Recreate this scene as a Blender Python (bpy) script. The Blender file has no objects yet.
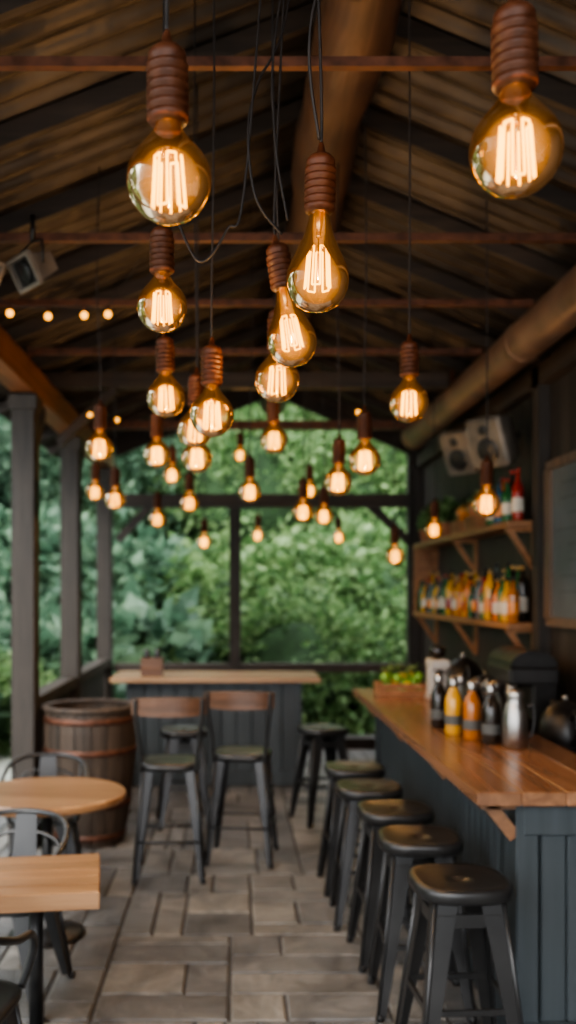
import bpy, math, random
from mathutils import Vector, Matrix
random.seed(7)
R = random.random
def U(a,b): return a+(b-a)*random.random()

# ---------------------------------------------------------------- materials
def newmat(name):
    m=bpy.data.materials.new(name); m.use_nodes=True
    nt=m.node_tree
    for n in list(nt.nodes): nt.nodes.remove(n)
    out=nt.nodes.new('ShaderNodeOutputMaterial')
    return m,nt,out
def principled(nt,out,col=(.5,.5,.5),rough=.5,metal=0,**kw):
    b=nt.nodes.new('ShaderNodeBsdfPrincipled')
    b.inputs['Base Color'].default_value=(*col,1)
    b.inputs['Roughness'].default_value=rough
    b.inputs['Metallic'].default_value=metal
    for k,v in kw.items(): b.inputs[k].default_value=v
    nt.links.new(b.outputs[0],out.inputs[0])
    return b
def ramp(nt,stops):
    r=nt.nodes.new('ShaderNodeValToRGB')
    e=r.color_ramp.elements
    while len(e)<len(stops): e.new(.5)
    for i,(p,c) in enumerate(stops):
        e[i].position=p; e[i].color=(*c,1)
    return r
def mat_wood(name,dark,light,axis=1,scale=6,rough=.5,island=.35,bump=.25,fine=1.0):
    m,nt,out=newmat(name); b=principled(nt,out,rough=rough)
    tc=nt.nodes.new('ShaderNodeTexCoord'); mp=nt.nodes.new('ShaderNodeMapping')
    s=[scale*2.2*fine]*3; s[axis]=scale*.16
    mp.inputs['Scale'].default_value=s
    geo=nt.nodes.new('ShaderNodeNewGeometry')
    add=nt.nodes.new('ShaderNodeVectorMath'); add.operation='ADD'
    mul=nt.nodes.new('ShaderNodeMath'); mul.operation='MULTIPLY'; mul.inputs[1].default_value=37
    nt.links.new(geo.outputs['Random Per Island'],mul.inputs[0])
    nt.links.new(tc.outputs['Object'],mp.inputs[0])
    nt.links.new(mp.outputs[0],add.inputs[0]); nt.links.new(mul.outputs[0],add.inputs[1])
    n=nt.nodes.new('ShaderNodeTexNoise'); n.inputs['Scale'].default_value=1.6
    n.inputs['Detail'].default_value=7; n.inputs['Roughness'].default_value=.62; n.inputs['Distortion'].default_value=.6
    nt.links.new(add.outputs[0],n.inputs['Vector'])
    r=ramp(nt,[(.28,dark),(.5,tuple((a+c)/2 for a,c in zip(dark,light))),(.72,light)])
    nt.links.new(n.outputs['Fac'],r.inputs[0])
    hsv=nt.nodes.new('ShaderNodeHueSaturation')
    mr=nt.nodes.new('ShaderNodeMapRange'); mr.inputs['To Min'].default_value=1-island; mr.inputs['To Max'].default_value=1+island
    nt.links.new(geo.outputs['Random Per Island'],mr.inputs[0])
    nt.links.new(mr.outputs[0],hsv.inputs['Value']); nt.links.new(r.outputs[0],hsv.inputs['Color'])
    nt.links.new(hsv.outputs[0],b.inputs['Base Color'])
    bp=nt.nodes.new('ShaderNodeBump'); bp.inputs['Strength'].default_value=bump; bp.inputs['Distance'].default_value=.01
    nt.links.new(n.outputs['Fac'],bp.inputs['Height']); nt.links.new(bp.outputs[0],b.inputs['Normal'])
    return m
def mat_noise(name,c1,c2,rough=.5,metal=0,scale=12,bump=.1,rvar=.15,**kw):
    m,nt,out=newmat(name); b=principled(nt,out,rough=rough,metal=metal,**kw)
    tc=nt.nodes.new('ShaderNodeTexCoord')
    n=nt.nodes.new('ShaderNodeTexNoise'); n.inputs['Scale'].default_value=scale; n.inputs['Detail'].default_value=6
    nt.links.new(tc.outputs['Object'],n.inputs['Vector'])
    r=ramp(nt,[(.3,c1),(.7,c2)]); nt.links.new(n.outputs['Fac'],r.inputs[0]); nt.links.new(r.outputs[0],b.inputs['Base Color'])
    mr=nt.nodes.new('ShaderNodeMapRange'); mr.inputs['To Min'].default_value=max(rough-rvar,.03); mr.inputs['To Max'].default_value=min(rough+rvar,1)
    nt.links.new(n.outputs['Fac'],mr.inputs[0]); nt.links.new(mr.outputs[0],b.inputs['Roughness'])
    if bump:
        bp=nt.nodes.new('ShaderNodeBump'); bp.inputs['Strength'].default_value=bump; bp.inputs['Distance'].default_value=.01
        nt.links.new(n.outputs['Fac'],bp.inputs['Height']); nt.links.new(bp.outputs[0],b.inputs['Normal'])
    return m
def mat_emit(name,col,s):
    m,nt,out=newmat(name); e=nt.nodes.new('ShaderNodeEmission')
    e.inputs[0].default_value=(*col,1); e.inputs[1].default_value=s
    nt.links.new(e.outputs[0],out.inputs[0]); return m
def mat_bulbglass():
    m,nt,out=newmat('bulb_glass')
    lw=nt.nodes.new('ShaderNodeLayerWeight'); lw.inputs['Blend'].default_value=.34
    r=ramp(nt,[(0,(1,.97,.93)),(.6,(.98,.89,.76)),(1,(.60,.33,.14))])
    nt.links.new(lw.outputs['Facing'],r.inputs[0])
    t=nt.nodes.new('ShaderNodeBsdfTransparent'); nt.links.new(r.outputs[0],t.inputs[0])
    g=nt.nodes.new('ShaderNodeBsdfGlossy'); g.inputs['Roughness'].default_value=.03; g.inputs[0].default_value=(1,.84,.64,1)
    fr=nt.nodes.new('ShaderNodeFresnel'); fr.inputs[0].default_value=1.36
    mx=nt.nodes.new('ShaderNodeMixShader'); nt.links.new(fr.outputs[0],mx.inputs[0])
    nt.links.new(t.outputs[0],mx.inputs[1]); nt.links.new(g.outputs[0],mx.inputs[2])
    # filament halo put into the glass shell as amber emission, strongest facing the viewer
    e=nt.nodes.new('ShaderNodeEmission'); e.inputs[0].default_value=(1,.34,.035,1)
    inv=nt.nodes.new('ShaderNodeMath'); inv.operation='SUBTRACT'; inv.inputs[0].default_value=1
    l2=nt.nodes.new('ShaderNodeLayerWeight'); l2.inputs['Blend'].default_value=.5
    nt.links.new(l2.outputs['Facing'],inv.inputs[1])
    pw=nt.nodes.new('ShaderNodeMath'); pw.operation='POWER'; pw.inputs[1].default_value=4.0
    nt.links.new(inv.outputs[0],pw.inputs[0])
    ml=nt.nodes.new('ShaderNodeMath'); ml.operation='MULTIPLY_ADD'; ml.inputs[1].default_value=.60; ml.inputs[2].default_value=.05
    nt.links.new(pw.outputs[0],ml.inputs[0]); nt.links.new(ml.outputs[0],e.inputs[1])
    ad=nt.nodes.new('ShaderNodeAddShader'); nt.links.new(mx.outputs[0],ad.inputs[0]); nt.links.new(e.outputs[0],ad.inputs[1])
    nt.links.new(ad.outputs[0],out.inputs[0]); return m
def mat_leaf(name,stops):
    m,nt,out=newmat(name)
    geo=nt.nodes.new('ShaderNodeNewGeometry'); r=ramp(nt,stops); nt.links.new(geo.outputs['Random Per Island'],r.inputs[0])
    d=nt.nodes.new('ShaderNodeBsdfPrincipled'); d.inputs['Roughness'].default_value=.5
    t=nt.nodes.new('ShaderNodeBsdfTranslucent')
    nt.links.new(r.outputs[0],d.inputs['Base Color']); nt.links.new(r.outputs[0],t.inputs[0])
    mx=nt.nodes.new('ShaderNodeMixShader'); mx.inputs[0].default_value=.4
    nt.links.new(d.outputs[0],mx.inputs[1]); nt.links.new(t.outputs[0],mx.inputs[2]); nt.links.new(mx.outputs[0],out.inputs[0])
    return m
def mat_paver():
    m,nt,out=newmat('stone_paver'); b=principled(nt,out,rough=.55)
    geo=nt.nodes.new('ShaderNodeNewGeometry'); tc=nt.nodes.new('ShaderNodeTexCoord')
    r=ramp(nt,[(0,(.105,.108,.112)),(.3,(.145,.146,.148)),(.55,(.18,.176,.17)),(.8,(.225,.215,.20)),(1,(.12,.125,.132))])
    nt.links.new(geo.outputs['Random Per Island'],r.inputs[0])
    n=nt.nodes.new('ShaderNodeTexNoise'); n.inputs['Scale'].default_value=3.4; n.inputs['Detail'].default_value=10; n.inputs['Roughness'].default_value=.74; n.inputs['Distortion'].default_value=1.0
    nt.links.new(tc.outputs['Object'],n.inputs['Vector'])
    r2=ramp(nt,[(.3,(.36,.36,.37)),(.5,(.9,.9,.89)),(.7,(1.6,1.55,1.47))]); nt.links.new(n.outputs['Fac'],r2.inputs[0])
    mx=nt.nodes.new('ShaderNodeMix'); mx.data_type='RGBA'; mx.blend_type='MULTIPLY'; mx.inputs['Factor'].default_value=1
    nt.links.new(r.outputs[0],mx.inputs['A']); nt.links.new(r2.outputs[0],mx.inputs['B'])
    nt.links.new(mx.outputs['Result'],b.inputs['Base Color'])
    mr=nt.nodes.new('ShaderNodeMapRange'); mr.inputs['To Min'].default_value=.25; mr.inputs['To Max'].default_value=.62
    nt.links.new(n.outputs['Fac'],mr.inputs[0]); nt.links.new(mr.outputs[0],b.inputs['Roughness'])
    bp=nt.nodes.new('ShaderNodeBump'); bp.inputs['Strength'].default_value=.7; bp.inputs['Distance'].default_value=.03
    nt.links.new(n.outputs['Fac'],bp.inputs['Height']); nt.links.new(bp.outputs[0],b.inputs['Normal'])
    return m

M={}
M['timber_y']=mat_wood('dark_timber_y',(.014,.011,.009),(.055,.038,.029),1,5,.6)
M['timber_x']=mat_wood('dark_timber_x',(.014,.011,.009),(.055,.038,.029),0,5,.6)
M['timber_z']=mat_wood('dark_timber_z',(.014,.012,.010),(.046,.036,.030),2,5,.65)
M['eave']=mat_wood('eave_timber',(.085,.035,.016),(.26,.115,.055),1,5,.5)
M['log']=mat_wood('ridge_log_wood',(.035,.017,.011),(.13,.07,.045),1,4,.5,bump=.6)
M['pipe']=mat_noise('rusted_pipe',(.13,.078,.055),(.27,.175,.13),.4,.3,5,.15)
M['iron']=mat_noise('rusty_iron',(.06,.025,.015),(.15,.06,.035),.5,.4,20,.1)
M['roof']=mat_noise('corrugated_steel',(.027,.023,.021),(.08,.068,.058),.36,.6,3,.1)
M['wallwood']=mat_wood('wall_boards',(.016,.013,.011),(.055,.042,.034),2,4,.55)
M['slate']=mat_wood('slate_paint_boards',(.028,.037,.043),(.052,.064,.073),2,3,.42,island=.15,bump=.15)
M['walnut']=mat_wood('bar_top_wood',(.11,.05,.026),(.31,.16,.085),1,3.2,.27,island=.18,bump=.08)
M['oak_x']=mat_wood('oak_table_wood',(.18,.09,.042),(.43,.245,.125),0,3.2,.28,island=.18,bump=.08)
M['pale_x']=mat_wood('pale_table_wood',(.26,.15,.08),(.48,.31,.18),0,3.2,.35,island=.15,bump=.08)
M['shelf']=mat_wood('shelf_wood',(.18,.075,.03),(.42,.20,.09),1,4,.4,island=.1)
M['frame']=mat_wood('frame_wood',(.09,.055,.037),(.20,.13,.09),2,4,.45,island=.1)
M['barrel']=mat_wood('barrel_staves',(.022,.016,.012),(.085,.057,.04),2,5,.65,island=.35)
M['backwood']=mat_wood('chair_back_wood',(.07,.035,.02),(.19,.095,.052),0,5,.32,island=.1)
M['gun']=mat_noise('gunmetal_paint',(.042,.043,.045),(.062,.062,.063),.30,.65,5,.02,.05)
M['black']=mat_noise('black_metal',(.010,.010,.011),(.025,.025,.025),.35,.2,20,0)
M['cord']=mat_noise('cord_rubber',(.008,.006,.006),(.02,.014,.012),.6,0,30,0)
M['socket']=mat_noise('socket_brown',(.042,.012,.005),(.10,.032,.013),.45,0,35,.08,.15,**{'Specular IOR Level':.3})
M['brass']=mat_noise('brass',(.5,.3,.12),(.7,.45,.2),.3,1,30,0)
M['steel']=mat_noise('brushed_steel',(.33,.32,.31),(.46,.45,.43),.34,1,30,0)
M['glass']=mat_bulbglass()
M['fil']=mat_emit('filament_glow',(1,.40,.02),8)
M['fairy']=mat_emit('fairy_glow',(1,.42,.05),4)
M['white']=mat_noise('off_white_enamel',(.42,.41,.39),(.54,.52,.49),.35,0,8,0)
M['beige']=mat_noise('weathered_beige',(.13,.115,.10),(.24,.21,.18),.4,.3,10,0)
M['paver']=mat_paver()
M['grout']=mat_noise('grout_sand',(.045,.045,.044),(.085,.083,.08),.9,0,20,.3)
M['gravel']=mat_noise('garden_gravel',(.30,.32,.28),(.48,.5,.44),.9,0,25,.5)
M['leafA']=mat_leaf('leaf_green',[(0,(.055,.12,.038)),(.5,(.13,.24,.085)),(1,(.27,.39,.17))])
M['leafB']=mat_leaf('leaf_blue_green',[(0,(.052,.11,.067)),(.5,(.11,.205,.13)),(1,(.21,.33,.21))])
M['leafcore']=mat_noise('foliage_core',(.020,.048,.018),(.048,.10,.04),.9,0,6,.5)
M['bark']=mat_noise('bark',(.05,.035,.025),(.12,.09,.065),.85,0,12,.6)
def bottlemat(n,c,r=.08): 
    M[n]=mat_noise(n,tuple(x*.75 for x in c),c,r,0,6,0,.03,**{'Coat Weight':.4}); return n
BM=[bottlemat('bottle_amber',(.42,.14,.02)),bottlemat('bottle_green',(.03,.14,.05)),bottlemat('bottle_orange',(.7,.20,.03)),
    bottlemat('bottle_blue',(.04,.11,.2)),bottlemat('bottle_dark',(.02,.015,.012)),bottlemat('bottle_red',(.35,.03,.02)),bottlemat('bottle_clear',(.16,.19,.19)),bottlemat('bottle_yellow',(.7,.38,.04))]
SM=[k for k in BM if k not in('bottle_blue',)]+['bottle_dark','bottle_green','bottle_dark','bottle_amber','bottle_orange']
bottlemat('label_cream',(.6,.56,.48),.6)
bottlemat('fruit_orange',(.75,.25,.03),.4); bottlemat('fruit_lime',(.2,.4,.05),.4); bottlemat('fruit_lemon',(.75,.6,.08),.4); bottlemat('bread_crust',(.5,.25,.1),.7); bottlemat('fruit_red',(.5,.05,.03),.35)
M['chalk']=mat_noise('chalkboard',(.05,.055,.055),(.11,.12,.12),.6,0,4,0)
M['boardgrey']=mat_noise('menu_board_grey',(.085,.095,.10),(.14,.155,.16),.5,0,4,0)
M['terracotta']=mat_noise('terracotta',(.3,.12,.06),(.4,.18,.1),.7,0,10,.1)

# ---------------------------------------------------------------- mesh builder
class MB:
    def __init__(s): s.v=[];s.f=[];s.m=[];s.sm=[];s.mats=[]
    def mi(s,k):
        if k not in s.mats: s.mats.append(k)
        return s.mats.index(k)
    def add(s,vs,fs,k,smooth=False,T=None):
        o=len(s.v)
        for p in vs:
            p=Vector(p)
            s.v.append(tuple(T@p if T is not None else p))
        i=s.mi(k)
        for f in fs: s.f.append(tuple(o+a for a in f)); s.m.append(i); s.sm.append(smooth)
    def box(s,c,d,k,T=None,rot=None):
        x,y,z=[a/2 for a in d]
        vs=[(-x,-y,-z),(x,-y,-z),(x,y,-z),(-x,y,-z),(-x,-y,z),(x,-y,z),(x,y,z),(-x,y,z)]
        L=Matrix.Translation(Vector(c))
        if rot is not None: L=L@rot
        if T is not None: L=T@L
        s.add(vs,[(0,3,2,1),(4,5,6,7),(0,1,5,4),(1,2,6,5),(2,3,7,6),(3,0,4,7)],k,False,L)
    def bbox(s,c,d,k,b=.005,T=None,rot=None):
        x,y,z=[a/2 for a in d]; b=min(b,x*.9,y*.9,z*.9)
        def ring(ix,zz):
            X=x-ix;Y=y-ix;c2=b
            return [(-X+c2,-Y,zz),(X-c2,-Y,zz),(X,-Y+c2,zz),(X,Y-c2,zz),(X-c2,Y,zz),(-X+c2,Y,zz),(-X,Y-c2,zz),(-X,-Y+c2,zz)]
        R_=[ring(b,-z),ring(0,-z+b),ring(0,z-b),ring(b,z)]
        vs=[p for r in R_ for p in r]; fs=[tuple(range(7,-1,-1)),tuple(range(24,32))]
        for j in range(3):
            for i in range(8):
                a=j*8+i;bb=j*8+(i+1)%8
                fs.append((a,bb,bb+8,a+8))
        L=Matrix.Translation(Vector(c))
        if rot is not None: L=L@rot
        if T is not None: L=T@L
        s.add(vs,fs,k,False,L)
    def beam(s,p0,p1,w,h,k,up=(0,0,1),w2=None,h2=None,T=None):
        p0=Vector(p0);p1=Vector(p1);t=(p1-p0).normalized();up=Vector(up)
        sd=t.cross(up)
        if sd.length<1e-4: sd=t.cross(Vector((0,1,0)))
        sd.normalize();u=sd.cross(t).normalized()
        w2=w if w2 is None else w2;h2=h if h2 is None else h2
        vs=[]
        for p,a,b in((p0,w,h),(p1,w2,h2)):
            for sx,sy in((-1,-1),(1,-1),(1,1),(-1,1)): vs.append(p+sd*(sx*a/2)+u*(sy*b/2))
        s.add(vs,[(0,1,2,3),(7,6,5,4),(0,4,5,1),(1,5,6,2),(2,6,7,3),(3,7,4,0)],k,False,T)
    def tube(s,pts,r,k,seg=8,T=None,closed=False,caps=True):
        pts=[Vector(p) for p in pts];n=len(pts)
        rr=r if isinstance(r,(list,tuple)) else [r]*n
        vs=[];prev=None
        for i,p in enumerate(pts):
            if closed: t=(pts[(i+1)%n]-pts[i-1])
            else: t=(pts[min(i+1,n-1)]-pts[max(i-1,0)])
            t.normalize()
            if prev is None:
                a=Vector((0,0,1)) if abs(t.z)<.9 else Vector((1,0,0))
                u=t.cross(a).normalized()
            else:
                u=(prev-t*prev.dot(t))
                u=u.normalized() if u.length>1e-5 else t.orthogonal().normalized()
            prev=u;w=t.cross(u)
            for j in range(seg):
                a=2*math.pi*j/seg
                vs.append(p+(u*math.cos(a)+w*math.sin(a))*rr[i])
        fs=[]
        for i in range(n if closed else n-1):
            for j in range(seg):
                a=i*seg+j;b=i*seg+(j+1)%seg
                c=((i+1)%n)*seg+(j+1)%seg;d=((i+1)%n)*seg+j
                fs.append((a,b,c,d))
        if caps and not closed:
            fs.append(tuple(range(seg-1,-1,-1)));fs.append(tuple(range((n-1)*seg,n*seg)))
        s.add(vs,fs,k,True,T)
    def lathe(s,prof,k,seg=24,T=None,c=(0,0,0),smooth=True,caps=True):
        vs=[];fs=[];n=len(prof)
        for r,z in prof:
            for j in range(seg):
                a=2*math.pi*j/seg; vs.append((c[0]+r*math.cos(a),c[1]+r*math.sin(a),c[2]+z))
        for i in range(n-1):
            for j in range(seg):
                fs.append((i*seg+j,i*seg+(j+1)%seg,(i+1)*seg+(j+1)%seg,(i+1)*seg+j))
        if caps and prof[0][0]>1e-3: fs.append(tuple(range(seg-1,-1,-1)))
        if caps and prof[-1][0]>1e-3: fs.append(tuple(range((n-1)*seg,n*seg)))
        s.add(vs,fs,k,smooth,T)
    def ball(s,c,r,k,seg=12,T=None,squash=1):
        n=seg//2
        s.lathe([(max(r*math.sin(math.pi*i/n),.0005),-r*squash*math.cos(math.pi*i/n)) for i in range(n+1)],k,seg,T,c)
    def mesh(s,name):
        me=bpy.data.meshes.new(name); me.from_pydata(s.v,[],s.f)
        for k in s.mats: me.materials.append(M[k])
        me.polygons.foreach_set('material_index',s.m); me.polygons.foreach_set('use_smooth',s.sm)
        me.update(); return me
    def obj(s,name,loc=(0,0,0),rz=0,me=None):
        return place(name,s.mesh(name+'_mesh'),loc,rz)
def place(name,me,loc=(0,0,0),rz=0,scale=(1,1,1)):
    o=bpy.data.objects.new(name,me); bpy.context.scene.collection.objects.link(o)
    o.location=loc;o.rotation_euler=(0,0,rz);o.scale=scale
    return o
def smooth_path(pts,n=6):
    pts=[Vector(p) for p in pts];out=[]
    for i in range(len(pts)-1):
        p0=pts[max(i-1,0)];p1=pts[i];p2=pts[i+1];p3=pts[min(i+2,len(pts)-1)]
        for j in range(n):
            t=j/n
            out.append(.5*((2*p1)+(p2-p0)*t+(2*p0-5*p1+4*p2-p3)*t*t+(3*p1-p0-3*p2+p3)*t**3))
    out.append(pts[-1]);return out

# ---------------------------------------------------------------- room constants
XL=-1.5; XR=2.15; YF=11.0; XRG=.45; ZR=4.26
def roofz(x): return 3.5+(x-XL)*.39 if x<=XRG else ZR-(x-XRG)*.42

# floor : laid stone pavers on grout bed; irregular ashlar made by recursive splitting
b=MB()
b.box((.35,5,-.05),(4.9,14.2,.074),'grout')
def paver(x0,y0,x1,y1):
    g=.004; h=U(-.003,.003)
    j=[U(-.006,.006) for _ in range(8)]
    # slightly out-of-square riven slab
    X0,X1,Y0_,Y1_=x0+g,x1-g,y0+g,y1-g; zt=-.001+h; zb=-.03
    c=[(X0+abs(j[0]),Y0_+abs(j[1])),(X1-abs(j[2]),Y0_+abs(j[3])),(X1-abs(j[4]),Y1_-abs(j[5])),(X0+abs(j[6]),Y1_-abs(j[7]))]
    cx=(X0+X1)/2;cy=(Y0_+Y1_)/2
    e=.007
    top=[(px+(e if px<cx else -e),py+(e if py<cy else -e),zt+U(-.0015,.0015)) for px,py in c]
    mid=[(px,py,zt-.006) for px,py in c]; bot=[(px,py,zb) for px,py in c]
    vs=bot+mid+top
    fs=[(3,2,1,0),(8,9,10,11)]
    for a in range(4):
        d=(a+1)%4; fs+=[(a,d,4+d,4+a),(4+a,4+d,8+d,8+a)]
    b.add(vs,fs,'paver')
def split(x0,y0,x1,y1):
    w=x1-x0;h=y1-y0
    if w*h<.17 and min(w,h)<.38 and max(w,h)<.95 or max(w,h)<.33: paver(x0,y0,x1,y1); return
    if (w>h*2.0) or (w>.9 and w>=h) : vert=True
    elif (h>w*3.4) or (h>.95 and h>=w): vert=False
    else: vert=R()<.6
    f=U(.30,.70)
    if vert: m_=x0+w*f; split(x0,y0,m_,y1); split(m_,y0,x1,y1)
    else: m_=y0+h*f; split(x0,y0,x1,m_); split(x0,m_,x1,y1)
split(-2.08,-1.95,2.78,12.0)
b.obj('floor')

# garden ground
b=MB(); 
n=24
vs=[];fs=[]
for i in range(n+1):
    for j in range(n+1):
        vs.append((-30+60*i/n,-12+60*j/n,-.1+.02*math.sin(i*1.7+j)))
for i in range(n):
    for j in range(n): fs.append((i*(n+1)+j,(i+1)*(n+1)+j,(i+1)*(n+1)+j+1,i*(n+1)+j+1))
b.add(vs,fs,'gravel',True); b.obj('ground')

# ceiling : corrugated sheets
b=MB()
lam=.145;per=10
N=int(13.3/lam*per)
def sheet(xa,xb):
    seg=4
    vs=[];fs=[]
    for i in range(N+1):
        yy=-1.8+i*lam/per; q=math.sin(2*math.pi*i/per); dz=.03*(abs(q)**.7)*(1 if q>0 else -1)+.006*math.sin(yy*2.3)
        for j in range(seg+1):
            xx=xa+(xb-xa)*j/seg
            vs.append((xx,yy,roofz(xx)+.095+dz))
    for i in range(N):
        for j in range(seg):
            a=i*(seg+1)+j; fs.append((a,a+1,a+seg+2,a+seg+1))
    b.add(vs,fs,'roof',True)
sheet(-2.05,XRG); sheet(XRG,2.5)
b.beam((XRG,-1.8,ZR+.14),(XRG,11.5,ZR+.14),.3,.02,'roof')
b.obj('ceiling')

# rafters
b=MB()
y=-1.5
while y<11.2:
    b.beam((-2.0,y,roofz(-2.0)+.01),(XRG,y,roofz(XRG)+.01),.04,.085,'timber_x')
    b.beam((2.45,y,roofz(2.45)+.01),(XRG,y,roofz(XRG)+.01),.04,.085,'timber_x')
    y+=.78
b.obj('roof_rafters')
# ridge log, knobbly
b=MB()
pts=[];rad=[]
for i in range(60):
    yy=-1.7+i*(12.6/59)
    pts.append((XRG+.015*math.sin(i*.6),yy,3.98+.01*math.sin(i*.9))); rad.append(.148+.008*math.sin(i*1.3)+.004*math.sin(i*3.1))
b.tube(pts,rad,'log',20)
b.tube([(XRG-.02,3.15,3.9),(XRG-.06,3.12,3.8)],[.055,.045],'log',10)
b.obj('ridge_log')
# tie rods and tie beam
for yy,zz,t in ((2.96,3.45,.03),(4.4,3.44,.036),(5.4,3.44,.036),(6.5,3.44,.04),(9.4,3.44,.08)):
    b=MB(); b.beam((XL+.085,yy,zz+.02),(1.69,yy,zz+.02),t,t,'iron'); b.box((XL+.095,yy,zz+.02),(.015,t*1.6,t*1.6),'iron'); b.obj('tie_rod')
b=MB(); b.beam((XL-.1,7.6,3.5),(1.69,7.6,3.5),.12,.12,'timber_x')
b.beam((XL+.09,7.6,3.0),(XL+.54,7.6,3.43),.07,.07,'timber_x')
b.obj('tie_beam')
# big pipe along right eave
b=MB()
b.tube([(1.83,-1.5,3.40),(1.83,9.7,3.40)],.128,'pipe',24,caps=False)
b.tube([(1.83,9.7,3.40),(1.83,-1.5,3.40)],.110,'black',24,caps=False)
for yy in (1,3.5,6,8.5,9.68): b.tube([(1.83,yy-.03,3.40),(1.83,yy+.03,3.40)],.134,'pipe',24)
for yy in (2.0,5.0,8.0): b.beam((1.83,yy,3.51),(1.83,yy,3.68),.03,.015,'iron')
b.obj('ventilation_pipe')

# left side: posts, eave beam, rails
b=MB()
b.beam((XL,-1.8,3.33),(XL,11.1,3.33),.16,.2,'eave')
b.obj('eave_beam')
PY=[-1.2,2.2,4.55,6.8,8.7,10.95]
for yy in PY:
    b=MB(); b.bbox((0,0,1.61),(.17,.17,3.23),'timber_z',.01)
    b.box((0,0,.1),(.2,.21,.2),'timber_z'); b.box((0,0,3.16),(.2,.21,.1),'timber_z')
    b.beam((0,.06,2.72),(0,.5,3.2),.07,.09,'timber_z',up=(1,0,0))
    b.obj('timber_post',(XL,yy,0))
b=MB()
for a,c in ((6.91,8.59),(8.81,10.84)):
    b.bbox((XL,(a+c)/2,1.0),(.14,c-a,.1),'timber_y',.008)
    b.bbox((XL,(a+c)/2,.18),(.1,c-a,.09),'timber_y',.008)
    yy=a+.08
    while yy<c-.05:
        b.box((XL,yy,.585),(.03,.13,.72),'timber_z'); yy+=.14
b.obj('railing')
# right wall boards
b=MB()
b.box((XR+.06,4.7,1.77),(.06,12.8,3.54),'wallwood')
y=-1.7
while y<11.0:
    b.box((XR+.015,y+.085,1.77),(.03,.165,3.54),'wallwood'); y+=.17
for yy in (3.0,6.55,10.92): b.box((XR-.03,yy,1.77),(.1,.14,3.54),'timber_z')
b.box((XR-.03,4.65,3.30),(.1,12.6,.14),'timber_y')
b.obj('wall_right')
# far window wall frame
b=MB()
b.box((0,YF,1.42),(.13,.13,2.72),'timber_z')
b.box((XR-.08,YF,1.7),(.14,.15,3.4),'timber_z')
b.beam((XL+.105,YF,2.86),(XR-.02,YF,2.86),.14,.15,'timber_x')
b.beam((XL+.105,YF,.93),(XR-.15,YF,.93),.12,.1,'timber_x')
b.beam((XL+.105,YF,.06),(XR-.15,YF,.06),.14,.12,'timber_x')
b.beam((XL+.14,YF,2.40),(XL+.52,YF,2.8),.08,.09,'timber_x')
b.beam((XR-.12,YF,2.38),(XR-.58,YF,2.8),.08,.09,'timber_x')
b.beam((XL+.1,YF,3.44),(XRG,YF,4.16),.08,.14,'timber_x')
b.beam((XR-.05,YF,3.44),(XRG,YF,4.16),.08,.14,'timber_x')
b.obj('window_frame')

# ---------------------------------------------------------------- pendant bulbs
GLOBE=[(.0165,.098),(.0185,.088),(.0225,.077),(.030,.065),(.0415,.0515)]
for i in range(1,17):
    a=math.radians(42)+ (math.pi-math.radians(42))*i/16
    GLOBE.append((max(.065*math.sin(a),.0008),.065*math.cos(a)))
DROP=[(.0165,.098),(.019,.085),(.0225,.068),(.028,.048),(.036,.026),(.046,.005),(.0555,-.015),(.062,-.034),(.064,-.05),(.062,-.067),(.055,-.085),(.043,-.100),(.029,-.109),(.014,-.1135),(.0008,-.1145)]
def pendant(x,y,z,kind='g',tilt=0):
    b=MB()
    T=Matrix.Rotation(tilt,4,'Y')@Matrix.Rotation(U(0,3),4,'Z')
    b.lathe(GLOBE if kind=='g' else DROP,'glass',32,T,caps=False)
    dz=0 if kind=='g' else -.022
    b.lathe([(.017,.088),(.019,.092),(.019,.112)],'brass',16,T)
    prof=[(.02,.086),(.029,.088)]
    zz=.09
    for i in range(6):
        prof+=[(.0325,zz+.003),(.0325,zz+.010),(.0262,zz+.0120),(.0262,zz+.0140)]; zz+=.0148
    prof+=[(.030,zz+.004),(.029,zz+.014),(.022,zz+.022),(.010,zz+.028),(.006,zz+.045),(.004,zz+.05)]
    b.lathe(prof,'socket',24,T)
    top=T@Vector((0,0,zz+.048))
    b.lathe([(.010,.09),(.007,.06),(.0045,.040),(.006,.036)],'brass',10,T)
    b.tube([(0,0,.036),(0,0,-.04+dz)],.0014,'brass',6,T)
    n=10; pts=[]
    for i in range(n):
        a=2*math.pi*i/n; r1=.021;r2=.0265
        if i%2==0: pts+= [(r1*math.cos(a),r1*math.sin(a),.035+dz),(r2*math.cos(a),r2*math.sin(a),-.045+dz)]
        else: pts+= [(r2*math.cos(a),r2*math.sin(a),-.045+dz),(r1*math.cos(a),r1*math.sin(a),.035+dz)]
    for i in range(0,len(pts)-1):
        b.tube([pts[i],pts[i+1]],.0020,'fil',5,T)
    for i in range(0,n,2):
        a=2*math.pi*i/n
        b.tube([(0,0,.040+dz),(.021*math.cos(a),.021*math.sin(a),.037+dz)],.0006,'brass',4,T)
    zt=roofz(x)-.01
    if abs(x-XRG)<.17: zt=3.84 if abs(x-XRG)<.1 else 3.92
    ztop=zt-z
    sw=U(-.015,.015)
    path=smooth_path([top,top+Vector((0,0,.12)),(sw,sw,.3+.5*(ztop-.3)),(0,0,ztop)],4)
    b.tube(path,.0035,'cord',6)
    o=b.obj('pendant_bulb',(x,y,z))
    l=bpy.data.lights.new('pendant_light','POINT'); l.energy=6.5; l.color=(1,.56,.22); l.shadow_soft_size=0
    lo=bpy.data.objects.new('pendant_glow',l); bpy.context.scene.collection.objects.link(lo)
    lo.parent=o; lo.location=(0,0,-.05)
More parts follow.
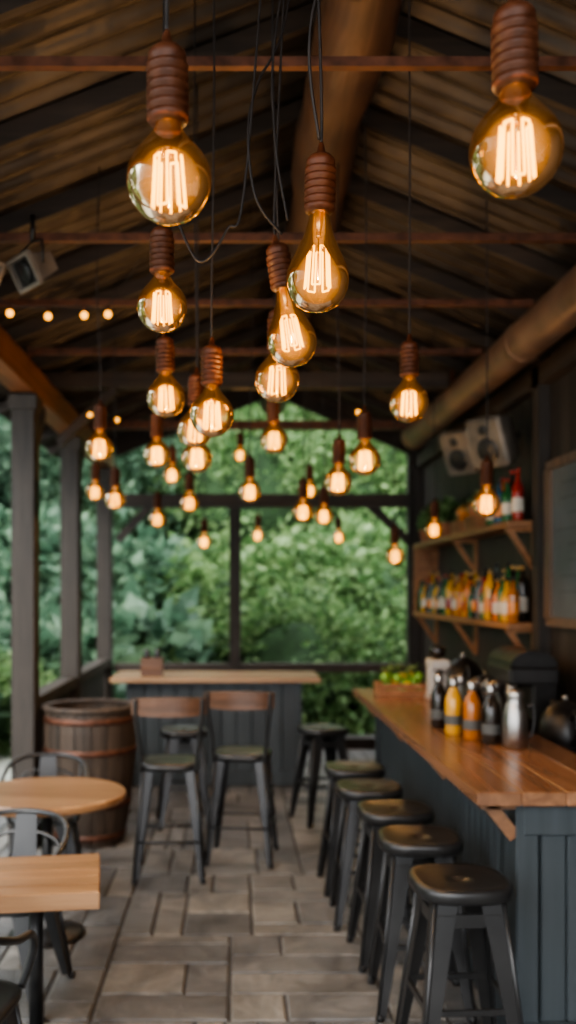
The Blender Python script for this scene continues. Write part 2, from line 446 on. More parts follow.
P=[(-.101,1.45,2.455),(.399,1.35,2.455),(.169,1.93,2.51,'d'),(.139,2.45,2.52,'d'),(-.188,2.45,2.56),(.122,2.75,2.438),
(-.232,3.2,2.477),(-.068,2.8,2.346),(-.147,3.5,2.42),(.577,3.15,2.45),(-.639,4.48,2.50),(-.386,4.7,2.498),(-.164,4.1,2.40),
(.189,4.6,2.556),(.547,4.0,2.377),(.486,4.48,2.339),(.088,5.6,2.408),(-.315,6.6,2.432),(-.608,7.45,2.383),(-.758,6.0,2.398),
(-.277,8.5,2.26),(.23,9.6,2.38),(.43,6.0,2.323),(.616,6.6,2.343),(1.05,9.6,2.36),(1.146,6.8,2.073),(1.425,6.8,2.26),(1.185,4.48,2.237),
(-.451,6.8,2.653),(-1.002,6.8,2.53),(.046,8.8,3.08),(.61,7.75,2.64)]
for i,p in enumerate(P):
    pendant(p[0],p[1],p[2],p[3] if len(p)>3 else 'g',-.16 if i==3 else U(-.03,.03))
# loose cables
b=MB()
for pts in ([(.2,2.5,4.15),(.139,2.44,3.35),(.058,2.42,3.12),(.033,2.4,2.99),(.053,2.4,2.82),(.12,2.43,2.74)],
            [(.25,2.4,4.15),(.11,2.42,3.3),(.10,2.42,3.0),(.135,2.44,2.78)],
            [(.12,2.4,4.12),(.03,2.4,2.9),(-.02,2.4,2.74),(-.09,2.4,2.66),(-.15,2.42,2.78)],
            [(.27,1.9,4.15),(.22,1.9,3.3),(.15,1.9,2.95),(.17,1.92,2.74)]):
    b.tube(smooth_path(pts,8),.0035,'cord',6)
b.obj('hanging_cable')
# small string lights
b=MB()
def fairy(pts,lamps):
    b.tube(smooth_path(pts,8),.003,'cord',5)
    for p in lamps:
        b.lathe([(.008,-.005),(.009,-.03)],'socket',8,None,p); b.ball((p[0],p[1],p[2]-.045),.019,'fairy',10)
L1=[(-1.09,4.6,3.215),(-.905,4.6,3.20),(-.73,4.6,3.205),(-.615,4.6,3.21)]
fairy([(-1.38,4.6,3.34)]+L1+[(-.45,4.55,3.42)],L1)
L2=[(-1.13,7.4,3.24),(-.92,7.4,3.20)]
fairy([(-1.38,7.4,3.34)]+L2+[(-.5,7.4,3.42)],L2)
L3=[(.96,7.4,3.26)]
fairy([(.6,7.4,3.42)]+L3+[(1.5,7.4,3.42)],L3)
b.obj('string_lights')
# flood lights under tie rod (left)
def flood(name,loc,rz,key,sc=1,tilt=.5):
    b=MB(); T=Matrix.Scale(sc,4)@Matrix.Rotation(tilt,4,'X')
    b.add([(-.11,0,-.08),(.11,0,-.08),(.11,0,.08),(-.11,0,.08),(-.07,.16,-.05),(.07,.16,-.05),(.07,.16,.05),(-.07,.16,.05)],
          [(3,2,1,0),(4,5,6,7),(0,1,5,4),(1,2,6,5),(2,3,7,6),(3,0,4,7)],key,False,T)
    for c,d in (((0,-.012,.085),(.25,.03,.02)),((0,-.012,-.085),(.25,.03,.02)),((-.118,-.012,0),(.02,.03,.16)),((.118,-.012,0),(.02,.03,.16))): b.box(c,d,key,T)
    b.box((0,-.003,0),(.2,.006,.14),'black',T)
    b.lathe([(.05,0),(.06,.01),(.05,.02)],'black',16,T@Matrix.Rotation(math.pi/2,4,'X'))
    b.tube([T@Vector((-.125,.05,0)),T@Vector((-.13,.1,.12)),T@Vector((0,.12,.14)),T@Vector((.13,.1,.12)),T@Vector((.125,.05,0))],.009*sc,'black',6)
    b.tube([T@Vector((0,.12,.14)),Vector(T@Vector((0,.12,.14)))+Vector((0,.0,.12))],.012,'black',8)
    b.obj(name,loc,rz)
flood('flood_light',(-1.17,4.3,3.26),1.0,'beige',.95)
flood('flood_light',(-.95,4.33,3.28),-.9,'beige',.8)
# cabinet loudspeakers on brackets, right wall
def speaker(loc,rz):
    b=MB(); T=Matrix.Rotation(.38,4,'X')
    nn=8; prof=[]
    # bowed front + tapered body as stacked rounded rectangles
    def rr(w,h,y):
        out=[];r=min(w,h)*.22
        for cx,cz,a0 in((w-r,h-r,0),(-w+r,h-r,90),(-w+r,-h+r,180),(w-r,-h+r,270)):
            for q in range(4):
                a=math.radians(a0+q*30); out.append((cx+r*math.cos(a),y,cz+r*math.sin(a)))
        return out
    rings=[rr(.135,.165,-.03),rr(.155,.185,-.015),rr(.16,.19,.01),rr(.15,.18,.09),rr(.11,.14,.19),rr(.08,.11,.21)]
    vs=[p for r_ in rings for p in r_];m_=16;fs=[]
    for i in range(len(rings)-1):
        for j in range(m_): fs.append((i*m_+j,i*m_+(j+1)%m_,(i+1)*m_+(j+1)%m_,(i+1)*m_+j))
    fs+=[tuple(range(m_-1,-1,-1)),tuple(range(len(vs)-m_,len(vs)))]
    b.add(vs,fs,'beige',False,T)
    F=T@Matrix.Rotation(math.pi/2,4,'X')
    b.lathe([(.095,.030),(.09,.038),(.045,.030),(.02,.036),(.0005,.040)],'gun',24,F,(0,-.055,0))
    b.lathe([(.038,.030),(.033,.038),(.0005,.034)],'gun',16,F,(0,.10,0))
    b.box((0,.25,.08),(.05,.16,.05),'black'); b.box((0,.16,.07),(.2,.02,.09),'black')
    b.obj('wall_speaker',loc,rz)
speaker((1.86,7.9,2.97),-.95); speaker((1.84,6.9,2.90),-.95)

# ---------------------------------------------------------------- bar
b=MB()
Y0,Y1=3.72,7.45
b.box((1.345,(Y0+Y1)/2,.5),(.39,Y1-Y0-.08,1.0),'black')
y=Y0+.1
while y<Y1-.1:
    b.bbox((1.135,y+.055,.5),(.03,.108,.99),'slate',.006); y+=.111
x=1.2
while x<1.5:
    b.bbox((x+.05,Y0+.02,.5),(.1,.03,.99),'slate',.006); x+=.104
b.bbox((1.345,Y1-.02,.5),(.44,.03,.99),'slate',.006)
for yy in (Y0+.04,Y1-.04): b.bbox((1.145,yy,.5),(.09,.09,.995),'slate',.006)
b.bbox((1.53,Y0+.04,.5),(.08,.09,.995),'slate',.006)
b.bbox((1.12,(Y0+Y1)/2,.07),(.03,Y1-Y0,.14),'slate',.006); b.bbox((1.345,Y0-.0,.07),(.44,.03,.14),'slate',.006)
b.bbox((1.345,Y0-.0,.93),(.44,.03,.12),'slate',.006)
for yy in (Y0+.03,4.95,6.2,Y1-.06):
    b.beam((1.1,yy,.86),(1.0,yy,.985),.05,.05,'walnut',up=(0,1,0)); b.box((1.04,yy,.985),(.15,.05,.03),'walnut')
for i in range(4):
    b.bbox((.93+.085+i*.172,(3.64+7.5)/2,1.027),(.1715,7.5-3.64,.056),'walnut',.005)
b.obj('bar_counter')
# back counter
b=MB()
b.box((1.87,6.6,.43),(.34,5.2,.86),'wallwood'); b.bbox((1.865,6.6,.885),(.38,5.3,.05),'timber_y',.005)
for i in range(7): 
    b.bbox((1.695,4.4+i*.73,.45),(.02,.66,.7),'slate',.006); b.tube([(1.675,4.4+i*.73-.08,.7),(1.675,4.4+i*.73+.08,.7)],.008,'steel',6)
b.obj('back_counter')

# ------------- stools
def stool_mesh():
    b=MB()
    def se(r,z,n=40,p=3.2):
        out=[]
        for i in range(n):
            a=2*math.pi*i/n; c,s_=math.cos(a),math.sin(a)
            k=(abs(c)**p+abs(s_)**p)**(-1/p); out.append((r*k*c,r*k*s_,z))
        return out
    prof=[(.150,.685),(.172,.69),(.181,.70),(.183,.728),(.178,.741),(.165,.746),(.15,.742),(.12,.737),(.06,.734),(.028,.733),(.024,.728),(.001,.726)]
    n=40;vs=[];fs=[]
    for r,z in prof: vs+=se(r,z)
    for i in range(len(prof)-1):
        for j in range(n): fs.append((i*n+j,i*n+(j+1)%n,(i+1)*n+(j+1)%n,(i+1)*n+j))
    fs.append(tuple(range(n-1,-1,-1)))
    b.add(vs,fs,'gun',True)
    for sx in(-1,1):
        for sy in(-1,1):
            t=Vector((sx*.125,sy*.125,.70));f=Vector((sx*.205,sy*.205,.012))
            for d in (Vector((-sx,0,0)),Vector((0,-sy,0))):
                wt,wb=.085,.035
                nn=Vector((0,-sy,0)) if abs(d.x)>0 else Vector((-sx,0,0))
                th=.006
                vs=[t,t+d*wt,f+d*wb,f, t+nn*th,t+d*wt+nn*th,f+d*wb+nn*th,f+nn*th]
                b.add(vs,[(0,1,2,3),(7,6,5,4),(0,4,5,1),(1,5,6,2),(2,6,7,3),(3,7,4,0)],'gun')
            b.tube([t,f],[.009,.007],'gun',8)
            b.lathe([(.018,0),(.018,.02),(.012,.03)],'black',10,None,(f.x-sx*.01,f.y-sy*.01,0))
    for z,h in ((.30,.022),(.62,.05)):
        k=(.70-z)/.688; r=.125+.08*k-.008
        for a,c in (((-r,-r),(r,-r)),((r,-r),(r,r)),((r,r),(-r,r)),((-r,r),(-r,-r))):
            b.beam((a[0],a[1],z),(c[0],c[1],z),.012,h,'gun')
    return b.mesh('stool_mesh')
sm=stool_mesh()
for x,y,r in ((.85,3.6,.06),(.82,4.22,-.05),(.80,4.76,.03),(.75,5.3,-.04),(.74,5.88,.02),(.70,7.55,.3),(-.4,7.45,.1)):
    place('bar_stool',sm,(x,y,0),r)

# ------------- bar chairs with backs (front +y)
def barchair():
    b=MB()
    for sx in(-1,1):
        for sy in(-1,1):
            t=Vector((sx*.165,sy*.165,.69)); f=Vector((sx*.22,sy*.235,.01))
            for d in (Vector((-sx,0,0)),Vector((0,-sy,0))):
                nn=Vector((0,-sy,0)) if abs(d.x)>0 else Vector((-sx,0,0)); th=.006;wt,wb=.065,.028
                vs=[t,t+d*wt,f+d*wb,f,t+nn*th,t+d*wt+nn*th,f+d*wb+nn*th,f+nn*th]
                b.add(vs,[(0,1,2,3),(7,6,5,4),(0,4,5,1),(1,5,6,2),(2,6,7,3),(3,7,4,0)],'gun')
            b.tube([t,f],[.012,.010],'gun',8)
        b.tube(smooth_path([(sx*.17,-.17,.69),(sx*.185,-.19,.85),(sx*.205,-.215,1.02),(sx*.21,-.225,1.15)],5),.0135,'gun',8)
        for sy in(-1,1): b.lathe([(.017,0),(.017,.025),(.012,.03)],'black',8,None,(sx*.215,sy*.23,0))
    prof=[(.155,.68),(.188,.685),(.197,.70),(.197,.722),(.187,.732),(.1,.726),(.001,.724)]
    n=36;vs=[];fs=[]
    for r,z in prof:
        for i in range(n):
            a=2*math.pi*i/n;c,s_=math.cos(a),math.sin(a);k=(abs(c)**3.5+abs(s_)**3.5)**(-1/3.5);vs.append((r*k*c,r*k*s_,z))
    for i in range(len(prof)-1):
        for j in range(n): fs.append((i*n+j,i*n+(j+1)%n,(i+1)*n+(j+1)%n,(i+1)*n+j))
    fs.append(tuple(range(n-1,-1,-1)));b.add(vs,fs,'gun',True)
    for z in(.25,.45):
        k=(.70-z)/.69; r=.17+.045*k; rb=.17+.06*k
        if z<.3: L=[((-r,rb),(r,rb)),((-r,-rb),(r,-rb)),((-r,-rb),(-r,rb)),((r,-rb),(r,rb))]
        else: L=[((-r,-rb),(-r,rb)),((r,-rb),(r,rb))]
        for a,c in L: b.tube([(a[0],a[1],z),(c[0],c[1],z)],.009,'gun',8)
    n=12;vs=[];fs=[]
    for i in range(n+1):
        t=-1+2*i/n; x=t*.235; yb=-.255+.05*t*t+.0; hh=.062-.012*t*t
        for (dy,z) in ((-.0,1.10-hh),(.018,1.10-hh),(.018,1.10+hh),(0,1.10+hh)): vs.append((x,yb+dy,z))
    for i in range(n):
        for j in range(4): fs.append((i*4+j,i*4+(j+1)%4,(i+1)*4+(j+1)%4,(i+1)*4+j))
    fs+=[(3,2,1,0),(n*4,n*4+1,n*4+2,n*4+3)]
    b.add(vs,fs,'backwood')
    return b.mesh('bar_chair_mesh')
bc=barchair()
place('bar_chair',bc,(-.42,6.15,0),.03); place('bar_chair',bc,(.05,6.5,0),-.12)

# ------------- metal armchairs (front +y)
def armchair():
    b=MB()
    n=40;prof=[(.17,.425),(.21,.43),(.219,.44),(.22,.455),(.21,.465),(.19,.462),(.1,.452),(.001,.45)]
    vs=[];fs=[]
    for r,z in prof:
        for i in range(n):
            a=2*math.pi*i/n;c,s_=math.cos(a),math.sin(a);k=(abs(c)**4+abs(s_)**4)**(-1/4);vs.append((r*k*c,r*k*s_,z))
    for i in range(len(prof)-1):
        for j in range(n): fs.append((i*n+j,i*n+(j+1)%n,(i+1)*n+(j+1)%n,(i+1)*n+j))
    fs.append(tuple(range(n-1,-1,-1)));b.add(vs,fs,'gun',True)
    for sx in(-1,1):
        for sy in(-1,1):
            t=Vector((sx*.17,sy*.17,.43)); f=Vector((sx*.225,sy*.235,.01))
            for d in (Vector((-sx,0,0)),Vector((0,-sy,0))):
                nn=Vector((0,-sy,0)) if abs(d.x)>0 else Vector((-sx,0,0)); th=.006;wt,wb=.10,.045
                vs=[t,t+d*wt,f+d*wb,f,t+nn*th,t+d*wt+nn*th,f+d*wb+nn*th,f+nn*th]
                b.add(vs,[(0,1,2,3),(7,6,5,4),(0,4,5,1),(1,5,6,2),(2,6,7,3),(3,7,4,0)],'gun')
            b.tube([t,f],[.010,.008],'gun',8)
            b.lathe([(.016,0),(.016,.02),(.01,.025)],'black',8,None,(f.x,f.y,0))
    A=[(-.19,.19,.45),(-.235,.185,.58),(-.25,.12,.66),(-.25,-.02,.69),(-.225,-.15,.735),(-.14,-.235,.765),(0,-.262,.775)]
    full=A+[(-p[0],p[1],p[2]) for p in A[-2::-1]]
    b.tube(smooth_path(full,6),.0135,'gun',10)
    B=[(-.185,-.17,.45),(-.2,-.19,.56),(-.16,-.225,.64),(-.08,-.245,.675),(0,-.25,.68)]
    full=B+[(-p[0],p[1],p[2]) for p in B[-2::-1]]
    b.tube(smooth_path(full,6),.009,'gun',8)
    b.beam((0,-.2,.45),(0,-.258,.77),.13,.006,'gun',up=(0,1,0),w2=.10)
    for sx in(-1,1): b.tube([(sx*.19,-.18,.45),(sx*.215,-.19,.745)],.009,'gun',8)
    return b.mesh('armchair_mesh')
ac=armchair()
place('metal_armchair',ac,(-1.17,5.85,0),math.pi+.12)
place('metal_armchair',ac,(-1.02,4.28,0),math.pi-.1)
place('metal_armchair',ac,(-.955,3.14,0),-.12)

# ------------- tables
def pedestal(b,h,ox=0,oy=0):
    b.lathe([(.2,0),(.2,.012),(.17,.022),(.05,.035),(.035,.06),(.03,.1)],'black',32,None,(ox,oy,0))
    b.tube([(ox,oy,.05),(ox,oy,h-.02)],.028,'black',16)
    for a in range(4):
        c,s_=math.cos(a*math.pi/2+.78),math.sin(a*math.pi/2+.78)
        b.beam((ox,oy,h-.02),(ox+c*.15,oy+s_*.15,h-.012),.03,.02,'black')
b=MB(); pedestal(b,.69,.08,.14)
for i in range(5): b.bbox((0.0,-.25+.05+i*.1,.719),(.66,.0995,.065),'oak_x',.004)
b.obj('square_cafe_table',(-.845,3.60,0),.14)
b=MB(); pedestal(b,.72)
b.lathe([(.40,.715),(.415,.72),(.42,.73),(.42,.748),(.415,.756),(.40,.76),(.001,.76)],'oak_x',48,smooth=False)
b.obj('round_cafe_table',(-1.0,5.05,0))
# far bar-height table
b=MB()
for i in range(4): b.bbox((-.18,8.72+.095+i*.19,1.0),(1.94,.1895,.045),'pale_x',.004)
b.box((-.2,9.15,.49),(1.56,.5,.97),'black')
x=-.98
while x<.56:
    b.bbox((x+.07,8.885,.49),(.138,.03,.97),'slate',.006); x+=.142
for sx in(-.99,.6):
    for i in range(4): b.bbox((sx,8.96+i*.13,.49),(.03,.126,.97),'slate',.006)
    b.bbox((sx,8.88,.49),(.05,.05,.975),'slate',.006)
b.bbox((-.2,8.865,.07),(1.62,.03,.14),'slate',.006)
b.obj('high_communal_table')
# napkin caddy on it
b=MB()
b.box((0,0,.005),(.2,.16,.01),'timber_x')
for c,d in(((0,-.075,.09),(.2,.01,.17)),((0,.075,.09),(.2,.01,.17)),((-.095,0,.09),(.01,.15,.17)),((.095,0,.09),(.01,.15,.17))): b.box(c,d,'backwood')
b.box((0,0,.1),(.01,.14,.16),'timber_x')
for x,k in((-.05,'bottle_dark'),(.05,'bottle_dark')): b.lathe([(.034,.01),(.034,.20),(.03,.23),(.028,.25),(.0005,.252)],k,12,None,(x,0,0))
b.obj('condiment_caddy',(-.78,8.95,1.0225))
# barrel
b=MB()
n=18
prof=[(.245,.0),(.285,.2),(.318,.45),(.335,.65),(.338,.82),(.33,.97)]
for i in range(n):
    a0=2*math.pi*i/n+.008;a1=2*math.pi*(i+1)/n-.008
    vs=[];fs=[]
    for r,z in prof:
        for a in (a0,(a0+a1)/2,a1): vs.append((r*math.cos(a),r*math.sin(a),z))
        for a in (a1,(a0+a1)/2,a0): vs.append(((r-.03)*math.cos(a),(r-.03)*math.sin(a),z))
    for j in range(len(prof)-1):
        for k in range(6): fs.append((j*6+k,j*6+(k+1)%6,(j+1)*6+(k+1)%6,(j+1)*6+k))
    fs+=[(5,4,3,2,1,0),tuple(range(len(vs)-6,len(vs)))]
    b.add(vs,fs,'barrel')
b.lathe([(.30,.84),(.001,.84)],'timber_y',32)
for z,r in((.07,.262),(.3,.302),(.68,.338),(.9,.337)): b.lathe([(r-.004,z-.022),(r+.003,z-.02),(r+.005,z+.02),(r-.002,z+.022)],'iron',36,caps=False)
b.lathe([(.30,.955),(.345,.96),(.352,.975),(.352,.99),(.33,1.0),(.30,.985)],'barrel',36,caps=False)
b.obj('wooden_barrel',(-1.06,6.95,0))

# ---------------------------------------------------------------- bottles
def bottle(b,c,h,r,k,label=True,cap='black',T=None,style=0):
    if style==0:
        pr=[(r*.9,0),(r,.01),(r,h*.60),(r*.92,h*.66),(r*.5,h*.75),(r*.34,h*.80),(r*.32,h*.93)]
    elif style==1:
        pr=[(r*.9,0),(r,.01),(r*1.02,h*.5),(r*.9,h*.6),(r*.45,h*.7),(r*.36,h*.93)]
    else:
        pr=[(r*.8,0),(r,.02),(r,h*.68),(r*.8,h*.76),(r*.4,h*.82),(r*.4,h*.93)]
    b.lathe(pr,k,16,T,c)
    b.lathe([(r*.42,h*.92),(r*.42,h*.99),(r*.36,h),(.0005,h)],cap,12,T,c)
    if label: b.lathe([(r*1.02,h*.18),(r*1.035,h*.185),(r*1.035,h*.44),(r*1.02,h*.445)],label if isinstance(label,str) else 'label_cream',16,T,c)
SY0,SY1=6.66,10.2
for z in(2.295,1.575):
    b=MB()
    b.bbox((2.02,(SY0+SY1)/2,z),(.22,SY1-SY0,.045),'shelf',.004)
    for yy in(SY0+.12,(SY0+SY1)/2,SY1-.12):
        b.beam((2.13,yy,z-.3),(1.95,yy,z-.03),.04,.04,'shelf',up=(0,1,0)); b.box((2.135,yy,z-.17),(.03,.045,.3),'shelf'); b.box((2.03,yy,z-.035),(.2,.045,.03),'shelf')
    if z>2: b.box((2.03,SY1-.015,1.93),(.23,.03,.68),'shelf')
    b.obj('wall_shelf')
b=MB()
y=SY0+.08;i=0
while y<SY1-.1:
    r=U(.036,.048); 
    bottle(b,(U(1.955,1.98),y,1.5985),U(.29,.38),r,random.choice(SM),random.choice((True,True,False,'fruit_orange','label_cream','bottle_red')),random.choice(('black','brass','bottle_red','black')),style=i%3)
    if R()<.8: bottle(b,(2.08,y+U(0,.03),1.5985),U(.36,.45),.038,random.choice(SM),random.choice((True,False)),random.choice(('black','brass')),style=(i+1)%3)
    y+=r*2+U(.01,.04);i+=1
b.obj('liquor_bottles')
b=MB()
for y,x,h in((6.78,2.02,.38),(6.9,1.98,.32),(7.02,2.05,.40),(7.15,1.99,.34),(7.28,2.05,.37),(7.4,2.0,.3)):
    bottle(b,(x,y,2.3185),h,.042,random.choice(BM[:6]),random.choice((True,'fruit_orange')),random.choice(('black','bottle_red')))
b.obj('liquor_bottles')
def basket(name,loc,L,W,items):
    b=MB()
    for i in range(5):
        z=.012+i*.022;e=.012*i/4
        pts=[];n=24
        for j in range(n):
            a=2*math.pi*j/n;c,s_=math.cos(a),math.sin(a);k=(abs(c)**4+abs(s_)**4)**(-.25)
            pts.append(((W/2+e)*k*c,(L/2+e)*k*s_,z))
        b.tube(pts,.012,'shelf',6,closed=True)
    b.box((0,0,.008),(W*.95,L*.95,.012),'shelf')
    for i in range(items):
        k=random.choice(('fruit_orange','fruit_lime','bread_crust','fruit_orange','bread_crust','fruit_red'))
        b.ball((U(-W/2+.045,W/2-.045),U(-L/2+.05,L/2-.05),.06+U(.0,.16)),U(.045,.06),k,12)
    for i in range(40):
        c=Vector((U(-W/2+.03,W/2-.04),U(-L/2,L/2),U(.15,.28)));a=U(0,6.3)
        d=Vector((math.cos(a)*.5,math.sin(a),U(0,.8))).normalized();s_=d.cross(Vector((0,0,1))).normalized()
        b.add([c,c+d*.04+s_*.018,c+d*.08,c+d*.04-s_*.018],[(0,1,2,3)],'leafA')
    b.obj(name,loc)
basket('produce_basket',(2.0,7.75,2.3185),.4,.15,34)
basket('bread_basket',(2.0,8.3,2.3185),.36,.15,28)
def pot(loc,s=1):
    b=MB()
    b.lathe([(.045*s,0),(.062*s,.09*s),(.068*s,.095*s),(.068*s,.11*s),(.058*s,.11*s),(.055*s,.1*s),(.0005,.1*s)],'terracotta',18)
    for i in range(240):
        a=U(0,6.3);e=U(.1,1.4);d=Vector((math.cos(a)*math.cos(e)*.45,math.sin(a)*math.cos(e),math.sin(e)))
        c=Vector((0,0,.1*s))+d*U(.03,.17)*s; s_=d.cross(Vector((U(-1,1),U(-1,1),U(-1,1)))).normalized()
        b.add([c,c+d*.03*s+s_*.02*s,c+d*.065*s,c+d*.03*s-s_*.02*s],[(0,1,2,3)],'leafA')
    for i in range(8):
        a=U(0,6.3); b.tube([(0,0,.1*s),(math.cos(a)*.06*s,math.sin(a)*.06*s,.2*s)],.003,'leafcore',4)
    b.obj('potted_herb',loc)
pot((1.99,8.85,2.3185),1.25); pot((1.99,9.4,2.3185),1.3); pot((1.99,9.85,2.3185),1.2)
# framed menu board on wall
b=MB()
b.box((0,0,0),(.02,1.0,1.0),'boardgrey')
for c,d in(((-.01,0,.52),(.04,1.1,.06)),((-.01,0,-.52),(.04,1.1,.06)),((-.01,.52,0),(.04,.12,1.0)),((-.01,-.52,0),(.04,.12,1.0))): b.box(c,d,'frame')
for i in range(8): b.box((-.012,U(-.1,.1),.38-i*.1),(.003,U(.4,.7),.008),'chalk')
b.obj('framed_menu_board',(2.12,5.85,2.14))

# counter bottles, flask
def cb(x,y,k):
    b=MB(); r=.046
    b.lathe([(r*.92,0),(r,.008),(r,.17),(r*.95,.19),(r*.62,.225),(r*.46,.242),(r*.46,.255)],k,24)
    b.lathe([(r*.52,.252),(r*.58,.26),(r*.58,.29),(r*.4,.305),(r*.25,.309),(.0005,.31)],'steel',20)
    b.lathe([(r*1.012,.05),(r*1.015,.052),(r*1.015,.10),(r*1.012,.102)],'chalk',24)
    b.obj('glass_bottle',(x,y,1.055))
for x,y,k in((1.15,5.36,'bottle_dark'),(1.25,5.26,'bottle_clear'),(1.18,5.13,'bottle_yellow'),(1.29,5.08,'bottle_dark'),(1.235,4.95,'bottle_amber'),(1.345,4.91,'bottle_clear'),(1.29,4.79,'bottle_dark')): cb(x,y,k)
b=MB()
b.lathe([(.055,0),(.062,.008),(.062,.12),(.058,.17),(.045,.215),(.040,.235),(.044,.25),(.046,.272),(.036,.285),(.012,.29),(.0005,.291)],'steel',28)
b.tube(smooth_path([(.055,0,.20),(.085,0,.21),(.092,0,.15),(.08,0,.07),(.058,0,.05)],6),.008,'black',8)
b.ball((0,0,.298),.012,'black',10)
b.obj('steel_flask',(1.38,4.68,1.055),-.3)
# fruit crate
b=MB()
for z in(.03,.075): 
    for c,d in(((0,-.115,z),(.36,.012,.036)),((0,.115,z),(.36,.012,.036)),((-.175,0,z),(.012,.23,.036)),((.175,0,z),(.012,.23,.036))): b.box(c,d,'shelf')
b.box((0,0,.006),(.35,.23,.012),'shelf')
for i in range(34): b.ball((U(-.135,.135),U(-.08,.08),.05+U(0,.09)),U(.032,.04),random.choice(('fruit_orange','fruit_lime','fruit_lemon','fruit_lime')),12)
for i in range(50):
    c=Vector((U(-.15,.15),U(-.09,.09),U(.13,.20)));a=U(0,6.3);d=Vector((math.cos(a),math.sin(a),U(0,.9))).normalized();s_=d.cross(Vector((0,0,1))).normalized()
    b.add([c,c+d*.04+s_*.018,c+d*.09,c+d*.04-s_*.018],[(0,1,2,3)],'leafA')
b.obj('fruit_crate',(1.22,7.0,1.055))
# coffee grinder (white) on counter
b=MB()
b.bbox((0,0,.02),(.15,.2,.04),'white',.01); b.bbox((0,.04,.14),(.13,.11,.22),'white',.012); b.bbox((0,0,.25),(.14,.19,.07),'white',.012)
b.lathe([(.03,.285),(.055,.32),(.06,.36),(.052,.37),(.0005,.375)],'bottle_dark',20)
b.tube([(0,-.06,.215),(0,-.08,.19)],.02,'black',10); b.lathe([(.035,.04),(.04,.1),(.038,.1)],'steel',16,None,(0,-.05,0))
b.obj('coffee_grinder',(1.44,6.75,1.055))
# espresso machine on back counter
b=MB()
b.bbox((0,0,.06),(.32,.55,.1),'black',.015); b.bbox((.07,0,.22),(.17,.55,.26),'black',.02); b.bbox((0,0,.38),(.32,.57,.12),'gun',.02)
n=10;vs=[];fs=[]
for i in range(n+1):
    a=math.pi*i/n
    for yy in(-.27,.27): vs.append((-.15*math.cos(a),yy,.44+.1*math.sin(a)))
for i in range(n): fs.append((i*2,i*2+2,i*2+3,i*2+1))
fs+=[tuple(range(0,2*n+2,2)),tuple(range(2*n+1,0,-2))]
b.add(vs,fs,'black',False)
for yy in(-.14,.14):
    b.lathe([(.04,.27),(.04,.32)],'steel',16,None,(-.1,yy,0)); b.tube([(-.1,yy,.28),(-.26,yy,.26)],.014,'black',8)
b.tube(smooth_path([(-.15,.24,.33),(-.2,.24,.25),(-.2,.24,.14)],4),.007,'steel',6)
b.obj('espresso_machine',(1.87,6.2,.91))
def kettle(loc,s):
    b=MB()
    b.lathe([(.09*s,0),(.11*s,.02*s),(.115*s,.08*s),(.1*s,.16*s),(.07*s,.2*s),(.06*s,.205*s),(.03*s,.225*s),(.0005,.23*s)],'black',24)
    b.ball((0,0,.24*s),.015*s,'steel',10)
    b.tube(smooth_path([(.1*s,0,.06*s),(.16*s,0,.1*s),(.17*s,0,.18*s),(.21*s,0,.2*s)],5),.012*s,'black',8)
    b.tube(smooth_path([(-.09*s,0,.15*s),(-.17*s,0,.2*s),(-.18*s,0,.1*s),(-.105*s,0,.05*s)],5),.01*s,'black',8)
    b.obj('kettle',loc,1.5)
kettle((1.86,7.75,.91),1.6); kettle((1.86,5.35,.91),1.3); kettle((1.86,7.05,.91),1.25)

# ---------------------------------------------------------------- garden
def leafball(name,N,ls,key,core=.8,droop=.3,wid=.28):
    b=MB()
    nn=14;vs=[];fs=[]
    for i in range(nn+1):
        for j in range(nn*2):
            th=math.pi*i/nn;ph=math.pi*j/nn
            r=core*(.88+.14*math.sin(3*ph+2*th)*math.sin(th)+.07*math.sin(5*th+ph*2))
            vs.append((r*math.sin(th)*math.cos(ph),r*math.sin(th)*math.sin(ph),r*math.cos(th)))
    for i in range(nn):
        for j in range(nn*2): fs.append((i*nn*2+j,i*nn*2+(j+1)%(nn*2),(i+1)*nn*2+(j+1)%(nn*2),(i+1)*nn*2+j))
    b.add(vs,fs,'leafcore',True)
    clumps=[]
    for i in range(44):
        d=Vector((random.gauss(0,1),random.gauss(0,1),random.gauss(0,1))).normalized(); clumps.append(d*U(.72,.98))
    for i in range(N):
        c=random.choice(clumps)+Vector((random.gauss(0,.13),random.gauss(0,.13),random.gauss(0,.13)))
        o=c.normalized(); d=(o+Vector((random.gauss(0,.6),random.gauss(0,.6),random.gauss(-droop,.5)))).normalized()
        s_=d.cross(Vector((random.gauss(0,1),random.gauss(0,1),random.gauss(0,1)))).normalized(); n_=s_.cross(d)
        l=ls*U(.6,1.3)
        b.add([c,c+d*l*.4+s_*l*wid-n_*l*.05,c+d*l-n_*l*.12,c+d*l*.4-s_*l*wid-n_*l*.05,c+d*l*.45+n_*l*.04],[(0,1,4),(1,2,4),(2,3,4),(3,0,4)],key)
    return b.mesh(name)
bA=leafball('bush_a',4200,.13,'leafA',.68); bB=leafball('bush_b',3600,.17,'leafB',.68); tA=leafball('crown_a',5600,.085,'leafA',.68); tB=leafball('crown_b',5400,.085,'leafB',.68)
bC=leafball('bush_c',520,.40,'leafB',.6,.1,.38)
def bush(x,y,s,me,h=None):
    h=h or s*.9
    place('garden_bush',me,(x,y,h*.72),U(0,6),(s,s,h))
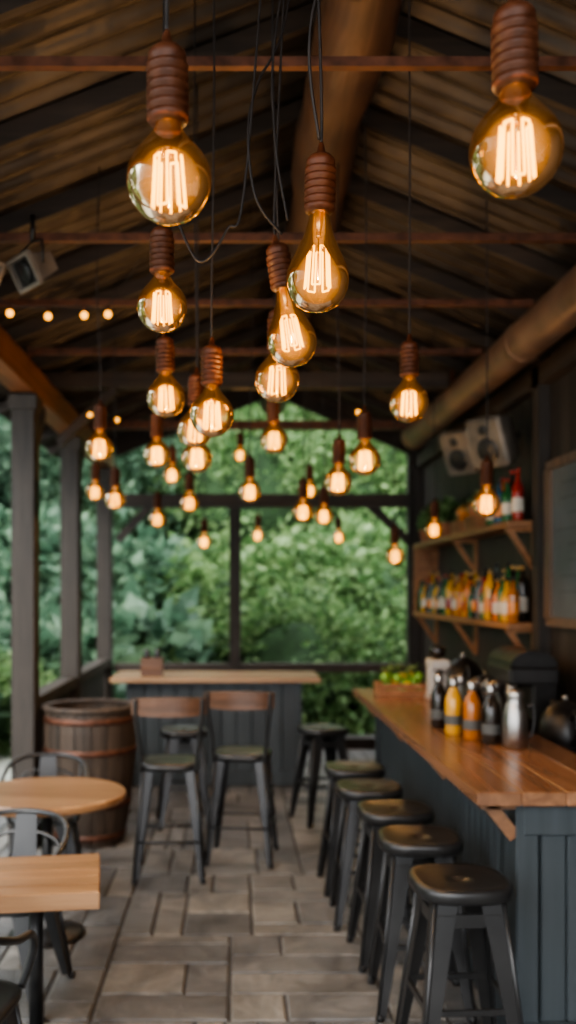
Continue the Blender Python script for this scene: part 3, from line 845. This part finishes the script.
def tree(x,y,H,s,me):
    root=bpy.data.objects.new('garden_tree',None); bpy.context.scene.collection.objects.link(root); root.location=(x,y,0)
    b=MB(); b.tube(smooth_path([(0,0,-.1),(U(-.1,.1),0,H*.4),(U(-.2,.2),0,H*.8)],6),[.16-.006*i for i in range(13)],'bark',10)
    for i in range(4):
        a=U(0,6.3); b.tube([(0,0,H*.5),(math.cos(a)*s*.5,math.sin(a)*s*.5,H*.8)],[.06,.03],'bark',6)
    t=b.obj('trunk'); t.parent=root
    for i in range(4):
        c=place('crown_%d'%i,me,(U(-.6,.6)*s,U(-.5,.5)*s,H+U(-.5,.5)*s),U(0,6),(s*U(.8,1.1),)*3); c.parent=root
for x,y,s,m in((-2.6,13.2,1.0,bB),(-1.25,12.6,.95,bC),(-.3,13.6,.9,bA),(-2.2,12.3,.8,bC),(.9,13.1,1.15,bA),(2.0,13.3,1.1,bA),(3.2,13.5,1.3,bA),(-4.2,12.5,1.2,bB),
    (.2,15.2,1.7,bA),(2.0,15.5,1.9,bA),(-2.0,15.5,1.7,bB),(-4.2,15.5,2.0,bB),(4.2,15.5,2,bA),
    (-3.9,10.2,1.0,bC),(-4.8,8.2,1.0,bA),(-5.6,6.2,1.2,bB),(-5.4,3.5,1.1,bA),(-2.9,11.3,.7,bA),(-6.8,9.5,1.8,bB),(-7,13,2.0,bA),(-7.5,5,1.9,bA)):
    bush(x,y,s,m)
for x,y,H,s,m in((-3.2,19.5,3.6,2.0,tB),(.2,20,3.6,2.0,tA),(3.4,19.5,3.8,2.0,tA),(-7,18,4.2,2.4,tB),(7,19,4.5,2.6,tA),(1.8,25,6.5,3.2,tB),(-2.5,26,6.5,3.4,tA),(-10,11,4.5,2.6,tA),(-11,4,4.5,2.6,tB),(-7,25,6.5,3.4,tB),(6,26,7,3.4,tB)):
    tree(x,y,H,s,m)

# ---------------------------------------------------------------- light
w=bpy.data.worlds.new('World'); bpy.context.scene.world=w; w.use_nodes=True
bg=w.node_tree.nodes['Background']; bg.inputs[0].default_value=(.94,.965,1,1); bg.inputs[1].default_value=4.6
s=bpy.data.lights.new('sun','SUN'); s.energy=4.0; s.angle=.5; s.color=(1,.95,.86)
so=bpy.data.objects.new('sun',s); bpy.context.scene.collection.objects.link(so); so.rotation_euler=(math.radians(50),math.radians(-28),0)
try: bpy.context.scene.view_settings.look='AgX - Medium High Contrast'
except Exception as e: print(e)

# ---------------------------------------------------------------- camera
c=bpy.data.cameras.new('camera'); co=bpy.data.objects.new('camera',c); bpy.context.scene.collection.objects.link(co)
co.location=(0,0,1.83); co.rotation_euler=(math.pi/2,0,0)
c.sensor_width=36; c.sensor_fit='AUTO'; c.lens=36*950/1024
c.shift_x=53/1024; c.shift_y=78/1024
c.dof.use_dof=True; c.dof.focus_distance=1.95; c.dof.aperture_fstop=2.2
bpy.context.scene.camera=co
